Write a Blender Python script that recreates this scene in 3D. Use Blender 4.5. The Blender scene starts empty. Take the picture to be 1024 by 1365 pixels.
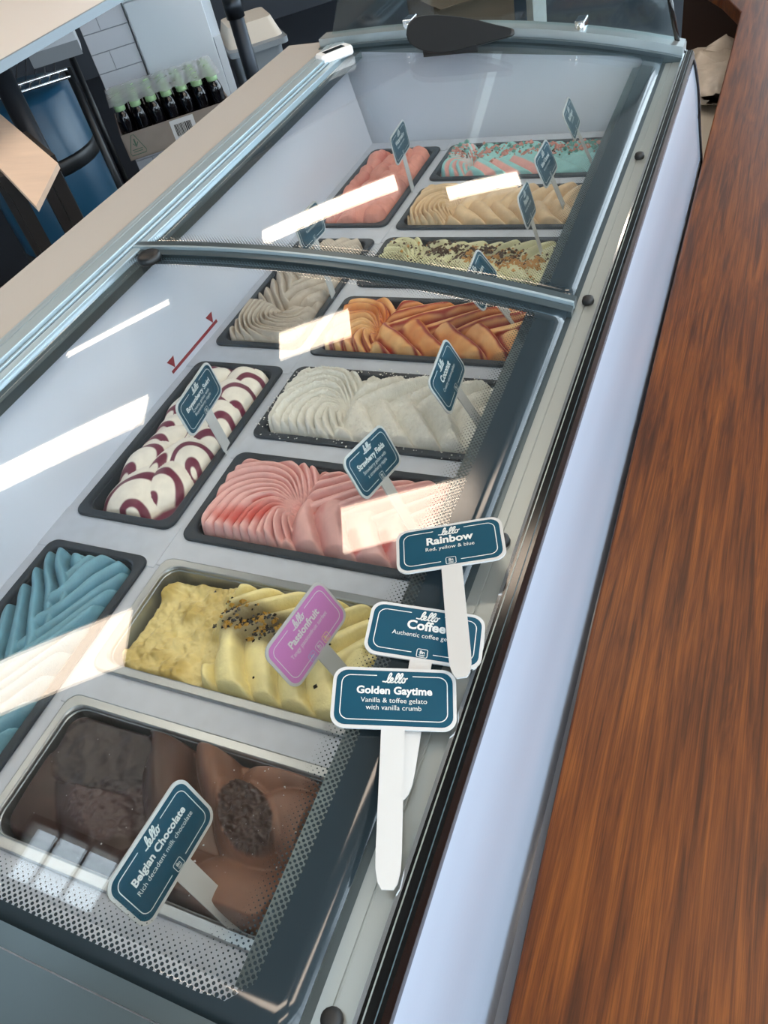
import bpy, math, random
import numpy as np
from mathutils import Matrix, Vector
random.seed(7); RS = np.random.RandomState(11)
S = bpy.context.scene
COL = S.collection
PI = math.pi

# ------------------------------------------------------------------ camera
cam = bpy.data.cameras.new('camera'); cam_o = bpy.data.objects.new('camera', cam); COL.objects.link(cam_o)
R3 = ((0.91371636, 0.35614334, -0.19566383), (0.13532839, -0.7207232, -0.67988551), (-0.38315616, 0.59474364, -0.70673288))
m = Matrix(((R3[0][0], -R3[1][0], -R3[2][0]), (R3[0][1], -R3[1][1], -R3[2][1]), (R3[0][2], -R3[1][2], -R3[2][2]))).to_4x4()
m.translation = (0.560454871, -1.47944782, 0.60895924); cam_o.matrix_world = m
cam.sensor_fit = 'VERTICAL'; cam.sensor_height = 36.0; cam.lens = 1027.1 / 1365 * 36.0
cam.clip_start = 0.01; cam.clip_end = 200
S.camera = cam_o
# ------------------------------------------------------------------ world, exposure
W = bpy.data.worlds.new('world'); S.world = W; W.use_nodes = True
bg = W.node_tree.nodes['Background']; bg.inputs[0].default_value = (0.76, 0.89, 1.0, 1); bg.inputs[1].default_value = 4.6
S.view_settings.view_transform = 'Standard'; S.view_settings.look = 'None'; S.view_settings.gamma = 1
S.view_settings.use_curve_mapping = False; S.view_settings.exposure = 0.5
LAMP = 8.0

# ------------------------------------------------------------------ materials
def srgb(c):
    if isinstance(c, str): c = tuple(int(c[i:i+2], 16) / 255 for i in (0, 2, 4))
    return tuple((v / 12.92 if v <= .04045 else ((v + .055) / 1.055) ** 2.4) for v in c) + (1,)
MATS = {}
def mat(name, col='808080', rough=.5, metal=0, noise=0, nscale=40, bump=0, bscale=200, spec=.5, emit=0, stretch=None, coat=0):
    if name in MATS: return MATS[name]
    M = bpy.data.materials.new(name); M.use_nodes = True; N = M.node_tree.nodes; Lk = M.node_tree.links
    b = N['Principled BSDF']; c = srgb(col)
    b.inputs['Base Color'].default_value = c; b.inputs['Roughness'].default_value = rough; b.inputs['Metallic'].default_value = metal
    b.inputs['Specular IOR Level'].default_value = spec; b.inputs['Coat Weight'].default_value = coat
    tc = N.new('ShaderNodeTexCoord'); mp = N.new('ShaderNodeMapping'); Lk.new(tc.outputs['Object'], mp.inputs[0])
    if stretch: mp.inputs['Scale'].default_value = stretch
    if noise:
        t = N.new('ShaderNodeTexNoise'); t.inputs['Scale'].default_value = nscale; t.inputs['Detail'].default_value = 4; Lk.new(mp.outputs[0], t.inputs[0])
        r = N.new('ShaderNodeMapRange'); r.inputs[1].default_value = .3; r.inputs[2].default_value = .7; r.inputs[3].default_value = 1 - noise; r.inputs[4].default_value = 1 + noise
        Lk.new(t.outputs[0], r.inputs[0])
        v = N.new('ShaderNodeVectorMath'); v.operation = 'SCALE'; v.inputs[0].default_value = c[:3]; Lk.new(r.outputs[0], v.inputs['Scale']); Lk.new(v.outputs[0], b.inputs['Base Color'])
    if bump:
        t = N.new('ShaderNodeTexNoise'); t.inputs['Scale'].default_value = bscale; t.inputs['Detail'].default_value = 5; Lk.new(mp.outputs[0], t.inputs[0])
        u = N.new('ShaderNodeBump'); u.inputs['Strength'].default_value = bump; u.inputs['Distance'].default_value = .002; Lk.new(t.outputs[0], u.inputs['Height']); Lk.new(u.outputs[0], b.inputs['Normal'])
    if emit:
        b.inputs['Emission Color'].default_value = c; b.inputs['Emission Strength'].default_value = emit
    MATS[name] = M; return M

def glass_mat(name, tint, frit=False, f0=.04):
    M = bpy.data.materials.new(name); M.use_nodes = True; N = M.node_tree.nodes; Lk = M.node_tree.links; N.clear()
    out = N.new('ShaderNodeOutputMaterial'); tr = N.new('ShaderNodeBsdfTransparent'); tr.inputs[0].default_value = tint + (1,)
    gl = N.new('ShaderNodeBsdfGlossy'); gl.inputs['Roughness'].default_value = .0; gl.inputs[0].default_value = (1, 1, 1, 1)
    lw = N.new('ShaderNodeLayerWeight'); lw.inputs[0].default_value = .5
    pw = N.new('ShaderNodeMath'); pw.operation = 'POWER'; pw.inputs[1].default_value = 5; Lk.new(lw.outputs['Facing'], pw.inputs[0])
    ma = N.new('ShaderNodeMath'); ma.operation = 'MULTIPLY_ADD'; ma.inputs[1].default_value = 1 - f0; ma.inputs[2].default_value = f0; Lk.new(pw.outputs[0], ma.inputs[0])
    mx = N.new('ShaderNodeMixShader'); Lk.new(ma.outputs[0], mx.inputs[0]); Lk.new(tr.outputs[0], mx.inputs[1]); Lk.new(gl.outputs[0], mx.inputs[2])
    last = mx
    if frit:  # printed dot border, flat print on the glass
        at = N.new('ShaderNodeAttribute'); at.attribute_name = 'lid_uv'
        sp = N.new('ShaderNodeSeparateXYZ'); Lk.new(at.outputs['Vector'], sp.inputs[0])
        def mth(op, a, b=None, c=None):
            n = N.new('ShaderNodeMath'); n.operation = op
            for i, v in enumerate((a, b, c)):
                if v is None: continue
                if isinstance(v, (int, float)): n.inputs[i].default_value = v
                else: Lk.new(v, n.inputs[i])
            return n.outputs[0]
        u, v, e = sp.outputs[0], sp.outputs[1], sp.outputs[2]     # e: distance to the frit edge
        P = .0046
        a = mth('ADD', u, v); bb = mth('SUBTRACT', u, v)
        fa = mth('SUBTRACT', mth('FRACT', mth('DIVIDE', a, P)), .5); fb = mth('SUBTRACT', mth('FRACT', mth('DIVIDE', bb, P)), .5)
        d = mth('SQRT', mth('ADD', mth('MULTIPLY', fa, fa), mth('MULTIPLY', fb, fb)))
        rad = mth('MULTIPLY', mth('SUBTRACT', 1.0, mth('DIVIDE', e, .030)), .42)   # grows towards the edge
        dot = mth('LESS_THAN', d, rad)
        solid = mth('LESS_THAN', e, .0)
        k = mth('MAXIMUM', dot, solid)
        pr = N.new('ShaderNodeBsdfPrincipled'); pr.inputs['Base Color'].default_value = srgb('202c33'); pr.inputs['Roughness'].default_value = .12
        m2 = N.new('ShaderNodeMixShader'); Lk.new(k, m2.inputs[0]); Lk.new(mx.outputs[0], m2.inputs[1]); Lk.new(pr.outputs[0], m2.inputs[2]); last = m2
    Lk.new(last.outputs[0], out.inputs[0]); MATS[name] = M; return M

def gelato_mat(name, rough=.42, bump=.25, bscale=350, spec=.4, sss=.0):
    M = bpy.data.materials.new(name); M.use_nodes = True; N = M.node_tree.nodes; Lk = M.node_tree.links
    b = N['Principled BSDF']; at = N.new('ShaderNodeAttribute'); at.attribute_name = 'pigment_shade'
    t = N.new('ShaderNodeTexNoise'); t.inputs['Scale'].default_value = 90; t.inputs['Detail'].default_value = 6
    tc = N.new('ShaderNodeTexCoord'); Lk.new(tc.outputs['Object'], t.inputs[0])
    r = N.new('ShaderNodeMapRange'); r.inputs[1].default_value = .3; r.inputs[2].default_value = .7; r.inputs[3].default_value = .92; r.inputs[4].default_value = 1.06; Lk.new(t.outputs[0], r.inputs[0])
    v = N.new('ShaderNodeVectorMath'); v.operation = 'SCALE'; Lk.new(at.outputs['Color'], v.inputs[0]); Lk.new(r.outputs[0], v.inputs['Scale']); Lk.new(v.outputs[0], b.inputs['Base Color'])
    t2 = N.new('ShaderNodeTexNoise'); t2.inputs['Scale'].default_value = bscale; t2.inputs['Detail'].default_value = 6; Lk.new(tc.outputs['Object'], t2.inputs[0])
    u = N.new('ShaderNodeBump'); u.inputs['Strength'].default_value = bump; u.inputs['Distance'].default_value = .003; Lk.new(t2.outputs[0], u.inputs['Height']); Lk.new(u.outputs[0], b.inputs['Normal'])
    b.inputs['Roughness'].default_value = rough; b.inputs['Specular IOR Level'].default_value = spec
    MATS[name] = M; return M

def wood_mat():
    M = bpy.data.materials.new('wood_counter'); M.use_nodes = True; N = M.node_tree.nodes; Lk = M.node_tree.links; b = N['Principled BSDF']
    tc = N.new('ShaderNodeTexCoord'); mp = N.new('ShaderNodeMapping'); mp.inputs['Scale'].default_value = (52, 2.4, 8); Lk.new(tc.outputs['Object'], mp.inputs[0])
    t = N.new('ShaderNodeTexNoise'); t.inputs['Scale'].default_value = 2.2; t.inputs['Detail'].default_value = 8; t.inputs['Roughness'].default_value = .62; t.inputs['Distortion'].default_value = .55; Lk.new(mp.outputs[0], t.inputs[0])
    cr = N.new('ShaderNodeValToRGB'); el = cr.color_ramp.elements
    el[0].position = .22; el[0].color = srgb('2c1408'); el[1].position = .78; el[1].color = srgb('8e5422')
    for p_, c_ in ((.40, '4c270f'), (.50, '643514'), (.62, '774319')):
        x = el.new(p_); x.color = srgb(c_)
    Lk.new(t.outputs[0], cr.inputs[0])
    mp2 = N.new('ShaderNodeMapping'); mp2.inputs['Scale'].default_value = (320, 2.2, 40); Lk.new(tc.outputs['Object'], mp2.inputs[0])
    t2 = N.new('ShaderNodeTexNoise'); t2.inputs['Scale'].default_value = 2.5; t2.inputs['Detail'].default_value = 5; Lk.new(mp2.outputs[0], t2.inputs[0])
    r = N.new('ShaderNodeMapRange'); r.inputs[1].default_value = .35; r.inputs[2].default_value = .6; r.inputs[3].default_value = .68; r.inputs[4].default_value = 1.05; Lk.new(t2.outputs[0], r.inputs[0])
    v = N.new('ShaderNodeVectorMath'); v.operation = 'SCALE'; Lk.new(cr.outputs[0], v.inputs[0]); Lk.new(r.outputs[0], v.inputs['Scale']); Lk.new(v.outputs[0], b.inputs['Base Color'])
    b.inputs['Roughness'].default_value = .38; b.inputs['Specular IOR Level'].default_value = .35
    MATS['wood_counter'] = M; return M

# ------------------------------------------------------------------ mesh helpers
def obj(name, V, F, material, parent=None, smooth=False, mats=None, fmat=None):
    me = bpy.data.meshes.new(name); me.from_pydata([tuple(map(float, v)) for v in V], [], [tuple(map(int, f)) for f in F])
    for mm in (mats or [material]): me.materials.append(mm)
    if fmat is not None: me.polygons.foreach_set('material_index', np.array(fmat, dtype=np.int32))
    if smooth: me.polygons.foreach_set('use_smooth', np.ones(len(me.polygons), dtype=bool))
    me.update(); o = bpy.data.objects.new(name, me); COL.objects.link(o)
    if parent is not None:
        o.parent = parent; o.matrix_parent_inverse = parent.matrix_basis.inverted()
    return o
def tag(o, label=None, cat=None, group=None, kind=None):
    if label: o['label'] = label
    if cat: o['category'] = cat
    if group: o['group'] = group
    if kind: o['kind'] = kind
    return o
def empty(name, loc, label, cat, group=None):
    o = bpy.data.objects.new(name, None); o.empty_display_size = .05; COL.objects.link(o); o.location = loc
    tag(o, label, cat, group); return o
class MB:
    def __init__(s): s.V = []; s.F = []
    def add(s, V, F):
        n = len(s.V); s.V += [tuple(v) for v in V]; s.F += [tuple(i + n for i in f) for f in F]; return s
    def box(s, a, b, M=None):
        x0, y0, z0 = a; x1, y1, z1 = b
        V = [(x0,y0,z0),(x1,y0,z0),(x1,y1,z0),(x0,y1,z0),(x0,y0,z1),(x1,y0,z1),(x1,y1,z1),(x0,y1,z1)]
        if M is not None: V = [tuple(M @ Vector(v)) for v in V]
        return s.add(V, [(0,3,2,1),(4,5,6,7),(0,1,5,4),(1,2,6,5),(2,3,7,6),(3,0,4,7)])
    def prism(s, prof, y0, y1):      # closed (x,z) outline, counter-clockwise seen from -y, run along y
        n = len(prof); V = [(x, y0, z) for x, z in prof] + [(x, y1, z) for x, z in prof]
        F = [(i, (i+1) % n, n + (i+1) % n, n + i) for i in range(n)] + [tuple(range(n))[::-1], tuple(range(n, 2*n))]
        return s.add(V, F)
    def vprism(s, poly, z0, z1):     # closed (x,y) outline run along z
        n = len(poly); V = [(x, y, z0) for x, y in poly] + [(x, y, z1) for x, y in poly]
        F = [(i, (i+1) % n, n + (i+1) % n, n + i) for i in range(n)] + [tuple(range(n))[::-1], tuple(range(n, 2*n))]
        return s.add(V, F)
    def tube(s, pts, r, n=10, cap=True):
        P = [Vector(p) for p in pts]; V = []; F = []; rs = r if isinstance(r, (list, tuple)) else [r] * len(P)
        for i, p in enumerate(P):
            t = (P[min(i+1, len(P)-1)] - P[max(i-1, 0)]).normalized()
            a = t.cross(Vector((0, 0, 1)) if abs(t.z) < .9 else Vector((1, 0, 0))).normalized(); b = t.cross(a)
            V += [tuple(p + rs[i] * (math.cos(2*PI*k/n) * a + math.sin(2*PI*k/n) * b)) for k in range(n)]
        for i in range(len(P)-1): F += [(i*n+k, i*n+(k+1) % n, (i+1)*n+(k+1) % n, (i+1)*n+k) for k in range(n)]
        if cap: F += [tuple(range(n))[::-1], tuple(range((len(P)-1)*n, len(P)*n))]
        return s.add(V, F)
    def lathe(s, prof, c=(0, 0, 0), n=16):   # (r,z) profile from bottom to top
        V = []; F = []
        for r, z in prof: V += [(c[0] + r*math.cos(2*PI*k/n), c[1] + r*math.sin(2*PI*k/n), c[2] + z) for k in range(n)]
        for i in range(len(prof)-1): F += [(i*n+k, i*n+(k+1) % n, (i+1)*n+(k+1) % n, (i+1)*n+k) for k in range(n)]
        F += [tuple(range(n))[::-1], tuple(range((len(prof)-1)*n, len(prof)*n))]
        return s.add(V, F)
    def loops(s, L, cap0=True, cap1=True):
        n = len(L[0]); V = [v for l in L for v in l]; F = []
        for i in range(len(L)-1): F += [(i*n+k, i*n+(k+1) % n, (i+1)*n+(k+1) % n, (i+1)*n+k) for k in range(n)]
        if cap0: F.append(tuple(range(n))[::-1])
        if cap1: F.append(tuple(range((len(L)-1)*n, len(L)*n)))
        return s.add(V, F)
    def build(s, name, material, parent=None, smooth=False): return obj(name, s.V, s.F, material, parent, smooth)
def bevel(o, w=.002, seg=2):
    b = o.modifiers.new('bevel', 'BEVEL'); b.width = w; b.segments = seg; b.limit_method = 'ANGLE'; return o
def rrect(x0, x1, y0, y1, r, n=6):
    P = []
    for cx, cy, a0 in ((x1-r, y1-r, 0), (x0+r, y1-r, PI/2), (x0+r, y0+r, PI), (x1-r, y0+r, 1.5*PI)):
        P += [(cx + r*math.cos(a0 + PI/2*k/n), cy + r*math.sin(a0 + PI/2*k/n)) for k in range(n+1)]
    return P

# room frame: the room stands turned against the freezer
E1 = Vector((.762, .648, 0)); E2 = Vector((-.648, .762, 0))
ROOM = Matrix(((E1.x, E2.x, 0, 0), (E1.y, E2.y, 0, 0), (0, 0, 1, 0), (0, 0, 0, 1)))
def rp(a, b, z=0): return ROOM @ Vector((a, b, z))
FLOOR = -.85; CEIL = 2.1

# ------------------------------------------------------------------ base materials
mat('white_plastic', 'e9ecf4', .35); mat('liner', 'd3dae9', .38, noise=.03, nscale=8); mat('deck', 'b9c1cf', .33, noise=.05, nscale=60)
mat('alu', 'a9b4b8', .32, .75, noise=.04, nscale=6); mat('alu_rail', 'a3b6c0', .35, .45); mat('alu_light', 'aab4b5', .35, .7); mat('sill', 'd2cec8', .2, .25)
mat('chrome', 'e8eaec', .08, 1); mat('black_gloss', '08090b', .12); mat('black_plastic', '0e1216', .4); mat('pan_black', '252f3a', .42, noise=.06, nscale=30, spec=.3)
mat('steel_pan', 'a3a9ae', .3, .85, noise=.06, nscale=25); mat('frame_grey', '4c5a60', .3, .5); mat('rubber', '15181b', .6)
mat('front_white', '9aa6b8', .2, coat=.3); mat('red_line', '8f1f2d', .5)
wood_mat(); glass_mat('glass_lid', (.955, .985, .985)); glass_mat('glass_frit', (.985, .995, .995), frit=True); glass_mat('glass_end', (.86, .93, .94)); glass_mat('glass_clear', (.97, .98, .98))

# ------------------------------------------------------------------ room shell
mat('floor_dark', '20262f', .45, noise=.15, nscale=3); mat('ceiling_beige', 'aaa69f', .8); mat('wall_dark', '2c333d', .7); mat('wall_pale', 'bfc3c6', .7); mat('mullion', '2a2d30', .5)
A0, A1, B0, B1 = -4.2, 5.2, -5.0, 5.4
def rbox(mb, a, b): return mb.box(a, b, ROOM)
tag(rbox(MB(), (A0, B0, FLOOR-.1), (A1, B1, FLOOR)).build('floor', MATS['floor_dark']), kind='structure')
SKX, SKY = -.68, -1.56
SK = [(SKX, SKY), (SKX+.44, SKY), (SKX+.44, SKY+.42), (SKX, SKY+.42)]
oc = [rp(A0, B0), rp(A1, B0), rp(A1, B1), rp(A0, B1)]
cv = [(p.x, p.y, z) for z in (CEIL, CEIL+.1) for p in oc] + [(x, y, z) for z in (CEIL, CEIL+.1) for x, y in SK]
cl = obj('ceiling', cv, [f for i in range(4) for f in ((i, 8+i, 8+(i+1) % 4, (i+1) % 4), (4+i, 4+(i+1) % 4, 12+(i+1) % 4, 12+i), (i, (i+1) % 4, 4+(i+1) % 4, 4+i), (8+i, 12+i, 12+(i+1) % 4, 8+(i+1) % 4))], MATS['ceiling_beige']); tag(cl, kind='structure')
sk = bpy.data.objects.new('added_skylight', None); COL.objects.link(sk); sk['kind'] = 'structure'  # added skylight: its reflection in the lid stands in for the street
mb = MB()
for a, b in (((-.88, -1.58), (-.86, -1.12)), ((-.42, -1.58), (-.40, -1.12)), ((-.86, -1.58), (-.42, -1.56)), ((-.86, -1.14), (-.42, -1.12)), ((-.72, -1.56), (-.705, -1.14)), ((-.57, -1.56), (-.555, -1.14)), ((-.86, -1.36), (-.42, -1.345))): mb.box((a[0]+.86+SKX, a[1]+1.56+SKY, CEIL-.02), (b[0]+.86+SKX, b[1]+1.56+SKY, CEIL))
mb.build('added_skylight_frame', MATS['mullion'], sk); MB().box((SKX, SKY, CEIL+.05), (SKX+.44, SKY+.42, CEIL+.056)).build('pane', MATS['glass_clear'], sk)
tag(rbox(MB(), (A0-.15, B0, FLOOR), (A0, B1, CEIL)).build('wall_left', MATS['wall_pale']), kind='structure')
tag(rbox(MB(), (A0, B1, FLOOR), (A1, B1+.15, CEIL)).build('wall_back', MATS['wall_dark']), kind='structure')
def storefront(name, horizontal, n):
    e = bpy.data.objects.new(name, None); COL.objects.link(e); e['kind'] = 'structure'
    lo, hi = (A0, A1) if horizontal else (B0, B1)
    fr = MB(); 
    for i in range(n+1):
        c = lo + (hi-lo)*i/n
        if horizontal: rbox(fr, (c-.04, B0-.12, FLOOR), (c+.04, B0, CEIL))
        else: rbox(fr, (A1, c-.04, FLOOR), (A1+.12, c+.04, CEIL))
    for z0, z1 in ((FLOOR, FLOOR+.25), (1.35, 1.43), (CEIL-.1, CEIL)):
        if horizontal: rbox(fr, (lo, B0-.12, z0), (hi, B0, z1))
        else: rbox(fr, (A1, lo, z0), (A1+.12, hi, z1))
    fr.build('window_frame', MATS['mullion'], e)
    for i in range(n):
        a, b = lo + (hi-lo)*i/n + .04, lo + (hi-lo)*(i+1)/n - .04
        for z0, z1 in ((FLOOR+.25, 1.35), (1.43, CEIL-.1)):
            mb = MB()
            if horizontal: rbox(mb, (a, B0-.065, z0), (b, B0-.059, z1))
            else: rbox(mb, (A1+.059, a, z0), (A1+.065, b, z1))
            mb.build('pane', MATS['glass_clear'], e)
storefront('window_1', True, 4); storefront('window_2', False, 4)

# ceiling light panels, set along the room's own axis
mat('lamp_diffuser', 'ffe9d2', .5, emit=LAMP); mat('lamp_frame', 'd8d8d4', .5)
LD = Vector((.83, .56, 0)).normalized()
for cx, cy, L, w, lab in ((-2.35, .33, 1.4, .27, 'long warm ceiling light panel above the freezer rear, between two shorter panels'), (-1.28, -.80, 1.15, .27, 'warm ceiling light panel nearest the storefront window, behind the near end of the freezer'),
                     (-1.61, 2.72, 1.08, .26, 'warm ceiling light panel over the white cold cabinet and the bottle crates'), (-.38, 3.06, .62, .18, 'small narrow ceiling light panel over the far end of the room'),
                     (-.93, 1.37, .46, .27, 'short square-ish ceiling light panel between the rows of long panels'), (.27, .45, .78, .25, 'warm ceiling light panel directly above the far half of the freezer'),
                     (-2.8, 1.55, .78, .07, 'very slim strip light on the ceiling over the white back bench'),
                     (1.35, -.35, 1.2, .30, 'added fill light panel over the middle of the wooden counter'), (.95, -1.75, 1.2, .30, 'added fill light panel over the near end of the wooden counter'), (1.75, 1.05, 1.2, .30, 'added fill light panel over the far end of the wooden counter'),  # from here on: unseen panels added as fill for signs and pans
                     (2.45, -1.15, 1.2, .30, 'added fill light panel over the open floor beyond the wooden counter'), (2.05, -2.55, 1.2, .30, 'added fill light panel by the storefront window on the customer side'), (2.85, .25, 1.2, .30, 'added fill light panel deepest into the customer area')):
    M = Matrix.Translation((cx, cy, CEIL)) @ Matrix.Rotation(math.atan2(LD.y, LD.x), 4, 'Z')
    e = empty('ceiling_light', (cx, cy, CEIL), lab, 'ceiling light', 'ceiling light panels')
    fr = MB()
    for a, b in (((-L/2-.02, -w/2-.02, -.03), (L/2+.02, -w/2, 0)), ((-L/2-.02, w/2, -.03), (L/2+.02, w/2+.02, 0)), ((-L/2-.02, -w/2, -.03), (-L/2, w/2, 0)), ((L/2, -w/2, -.03), (L/2+.02, w/2, 0))): fr.box(a, b, M)
    fr.build('frame', MATS['lamp_frame'], e)
    MB().box((-L/2, -w/2, -.02), (L/2, w/2, -.005), M).build('diffuser', MATS['lamp_diffuser'], e)

# ------------------------------------------------------------------ display freezer
LIDC = (-0.05530624, -0.20641429, -0.0724795, 0.15566411)
def lz(x): return ((LIDC[0]*x + LIDC[1])*x + LIDC[2])*x + LIDC[3]
def lslope(x): return (3*LIDC[0]*x + 2*LIDC[1])*x + LIDC[2]
YF, YN = .10, -1.56           # inner far / outer near end
fz = empty('display_freezer', (.05, -.7, FLOOR), 'long white gelato display freezer with curved glass lids beside the wooden counter', 'freezer')
def part(mb, name, m_, parent=fz, smooth=False, bev=0):
    o = mb.build(name, MATS[m_], parent, smooth)
    if bev: bevel(o, bev)
    return o
# liner
part(MB().prism([(-.215, .155), (-.23, .155), (-.21, -.16), (-.19, -.16), (-.188, -.004)], -1.5, .035), 'inner_wall', 'liner')
part(MB().prism([(.345, .088), (.345, -.16), (.332, -.16), (.332, .0)][::-1], -1.5, .035), 'inner_wall', 'liner')
part(MB().add([(-.21,.035,-.16),(.345,.035,-.16),(.36,.085,.1),(-.235,.085,.158),(-.21,.12,-.16),(.345,.12,-.16),(.36,.12,.1),(-.235,.12,.158)],
     [(0,1,2,3),(5,4,7,6),(0,3,7,4),(1,5,6,2),(3,2,6,7),(0,4,5,1)]), 'inner_end_wall', 'liner')
part(MB().box((-.21, -1.5, -.16), (.345, -1.44, .085)), 'inner_end_wall', 'liner')
part(MB().box((-.2, -1.5, -.2), (.35, .035, -.155)), 'liner_floor', 'liner')
# deck bars that carry the pans
P_, W_, L_ = .18, .151, .318; LX0, LX1 = -.0187-.151, -.0187
def bar(x0, x1, y0, y1): part(MB().box((x0, y0, -.03), (x1, y1, -.0045)), 'deck_bar', 'deck', bev=.001)
for i in range(9):
    y1 = -i*P_ + (P_-W_) + .011; y0 = -i*P_ - .011
    if i == 0: y1 = .036
    if i == 8: y0 = -1.46; y1 = -7*P_ - W_ + .011
    bar(-.009, .334, y0, y1)
for k in range(5):
    y1 = -2*k*P_ + (2*P_ - L_) - .0045 + .011; y0 = -2*k*P_ - .0045 - .011
    if k == 0: y1 = .036
    if k == 4: y0 = -1.46
    bar(-.19, -.009, y0, y1)
part(MB().box((-.19, -1.46, -.031), (LX0+.01, .035, -.0055)), 'deck_bar', 'deck')
part(MB().box((LX1-.011, -1.46, -.031), (.011, .035, -.0055)), 'deck_bar', 'deck')
part(MB().box((L_-.011, -1.46, -.031), (.333, .035, -.0055)), 'deck_bar', 'deck')
# red load line on the left wall
def lw(y, z): return (-.1885 - (z+.004)*.165 + .0008, y, z)
def lwquad(mb, pts): mb.add([lw(*p) for p in pts] + [(lw(*p)[0]-.0012, lw(*p)[1], lw(*p)[2]) for p in pts], [tuple(range(len(pts))), tuple(range(len(pts), 2*len(pts)))[::-1]] + [(i, len(pts)+i, len(pts)+(i+1) % len(pts), (i+1) % len(pts)) for i in range(len(pts))])
def load_line(y0, y1):
    mb = MB(); lwquad(mb, [(y0, .003), (y1, .003), (y1, .0075), (y0, .0075)])
    for c in (y0+.01, y1-.01): lwquad(mb, [(c, .0075), (c+.009, .022), (c-.009, .022)])
    part(mb, 'load_line', 'red_line')
load_line(-.765, -.63)
# rear sill and rail
part(MB().prism([(-.385, .158), (-.276, .158), (-.276, .166), (-.385, .166)], YN, .135), 'sill', 'sill', bev=.0015)
part(MB().prism([(-.276, .14), (-.214, .14), (-.214, .157), (-.276, .161)], YN, .124), 'rail_base', 'rubber')
for xa, xb, zt in ((-.2755, -.2685, .170), (-.2655, -.2585, .172), (-.2555, -.2345, .173), (-.2325, -.2285, .168), (-.2265, -.2135, .1655)):
    part(MB().prism([(xa, .150), (xb, .150), (xb, zt), (xa, zt)], YN, .125), 'rail', 'alu_rail', bev=.0012)
part(MB().box((-.383, YN, FLOOR+.08), (-.235, .13, .158)), 'rear_panel', 'alu')
# front ledge, lip and trims
part(MB().prism([(.330, .0), (.352, .0), (.352, .078), (.386, .080), (.386, .0865), (.378, .088), (.345, .086), (.330, .0842)], YN, .11), 'front_seat', 'frame_grey')
part(MB().prism([(.386, .06), (.4115, .06), (.4115, .0865), (.397, .0865), (.3965, .0855), (.3955, .0855), (.395, .0865), (.386, .0865)], YN, .12), 'front_ledge', 'alu_light')
part(MB().prism([(.4115, .06), (.4142, .06), (.4142, .092), (.4115, .092)], YN, .125), 'front_lip', 'chrome')
part(MB().prism([(.4142, .05), (.428, .05), (.430, .082), (.427, .0905), (.4142, .0915)], YN, .125), 'front_trim', 'black_gloss')
part(MB().prism([(.4165, .0900), (.4173, .0900), (.4173, .0922), (.4165, .0922)], YN, .125), 'trim_line', 'alu_light')
part(MB().prism([(.4235, .0900), (.4241, .0900), (.4241, .0918), (.4235, .0918)], YN, .125), 'trim_line', 'frame_grey')
def catm(P, n=5):
    out = []
    for i in range(len(P)-1):
        p0, p1, p2, p3 = P[max(i-1, 0)], P[i], P[i+1], P[min(i+2, len(P)-1)]
        for k in range(n):
            t = k/n; out.append(tuple(.5*(2*b + (c-a)*t + (2*a-5*b+4*c-d)*t*t + (3*b-a-3*c+d)*t**3) for a, b, c, d in zip(p0, p1, p2, p3)))
    return out + [P[-1]]
fp = [(.426, .078), (.4305, .066), (.4345, .05), (.439, .028), (.4430, .0), (.4475, -.04), (.4530, -.08), (.4565, -.11), (.4590, -.16), (.461, -.237), (.462, -.36), (.461, -.5), (.455, -.65), (.42, -.78)]
fp = catm(fp)
part(MB().prism([(.40, -.78), (.40, .06)] + fp, YN, .118), 'front_panel', 'front_white', smooth=False)
for p_ in fz.children[-1].data.polygons: p_.use_smooth = len(p_.vertices) == 4
part(MB().prism([(.40, -.78), (.40, .10), (.404, .103)] + [(x+.004, z) for x, z in fp], .118, .126), 'end_trim', 'black_gloss')
part(MB().box((.44, YN, -.165), (.474, .115, -.1365)), 'gap_filler', 'front_white')  # added white filler, so the gap at the counter reads less dark
part(MB().box((-.383, .118, FLOOR+.05), (.40, .13, .09)), 'end_panel', 'white_plastic')
part(MB().box((-.36, YN+.05, FLOOR), (.40, .1, FLOOR+.06)), 'plinth', 'black_plastic')
part(MB().box((-.383, YN-.02, FLOOR+.05), (.42, YN, .09)), 'end_panel', 'white_plastic')
part(MB().box((-.2, YN, -.02), (.33, -1.5, .088)), 'end_block', 'frame_grey')
# arched rim on the far end and near end
def arch(y0, y1, dz0, dz1, name, m_, x0=-.29, x1=.412, n=28):
    xs = [x0 + (x1-x0)*i/n for i in range(n+1)]
    def zz(x): return lz(max(x, -.25))
    prof = [(x, zz(x)+dz0) for x in xs] + [(x, zz(x)+dz1) for x in xs[::-1]]
    return part(MB().prism(prof, y0, y1), name, m_)
arch(.095, .135, -.02, .020, 'end_rim', 'alu'); arch(.135, .150, -.02, .012, 'end_rim', 'alu_light'); arch(.085, .095, -.02, .006, 'end_seal', 'frame_grey')
arch(YN, -1.475, -.03, .004, 'end_rim', 'frame_grey', -.22, .386)
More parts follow.
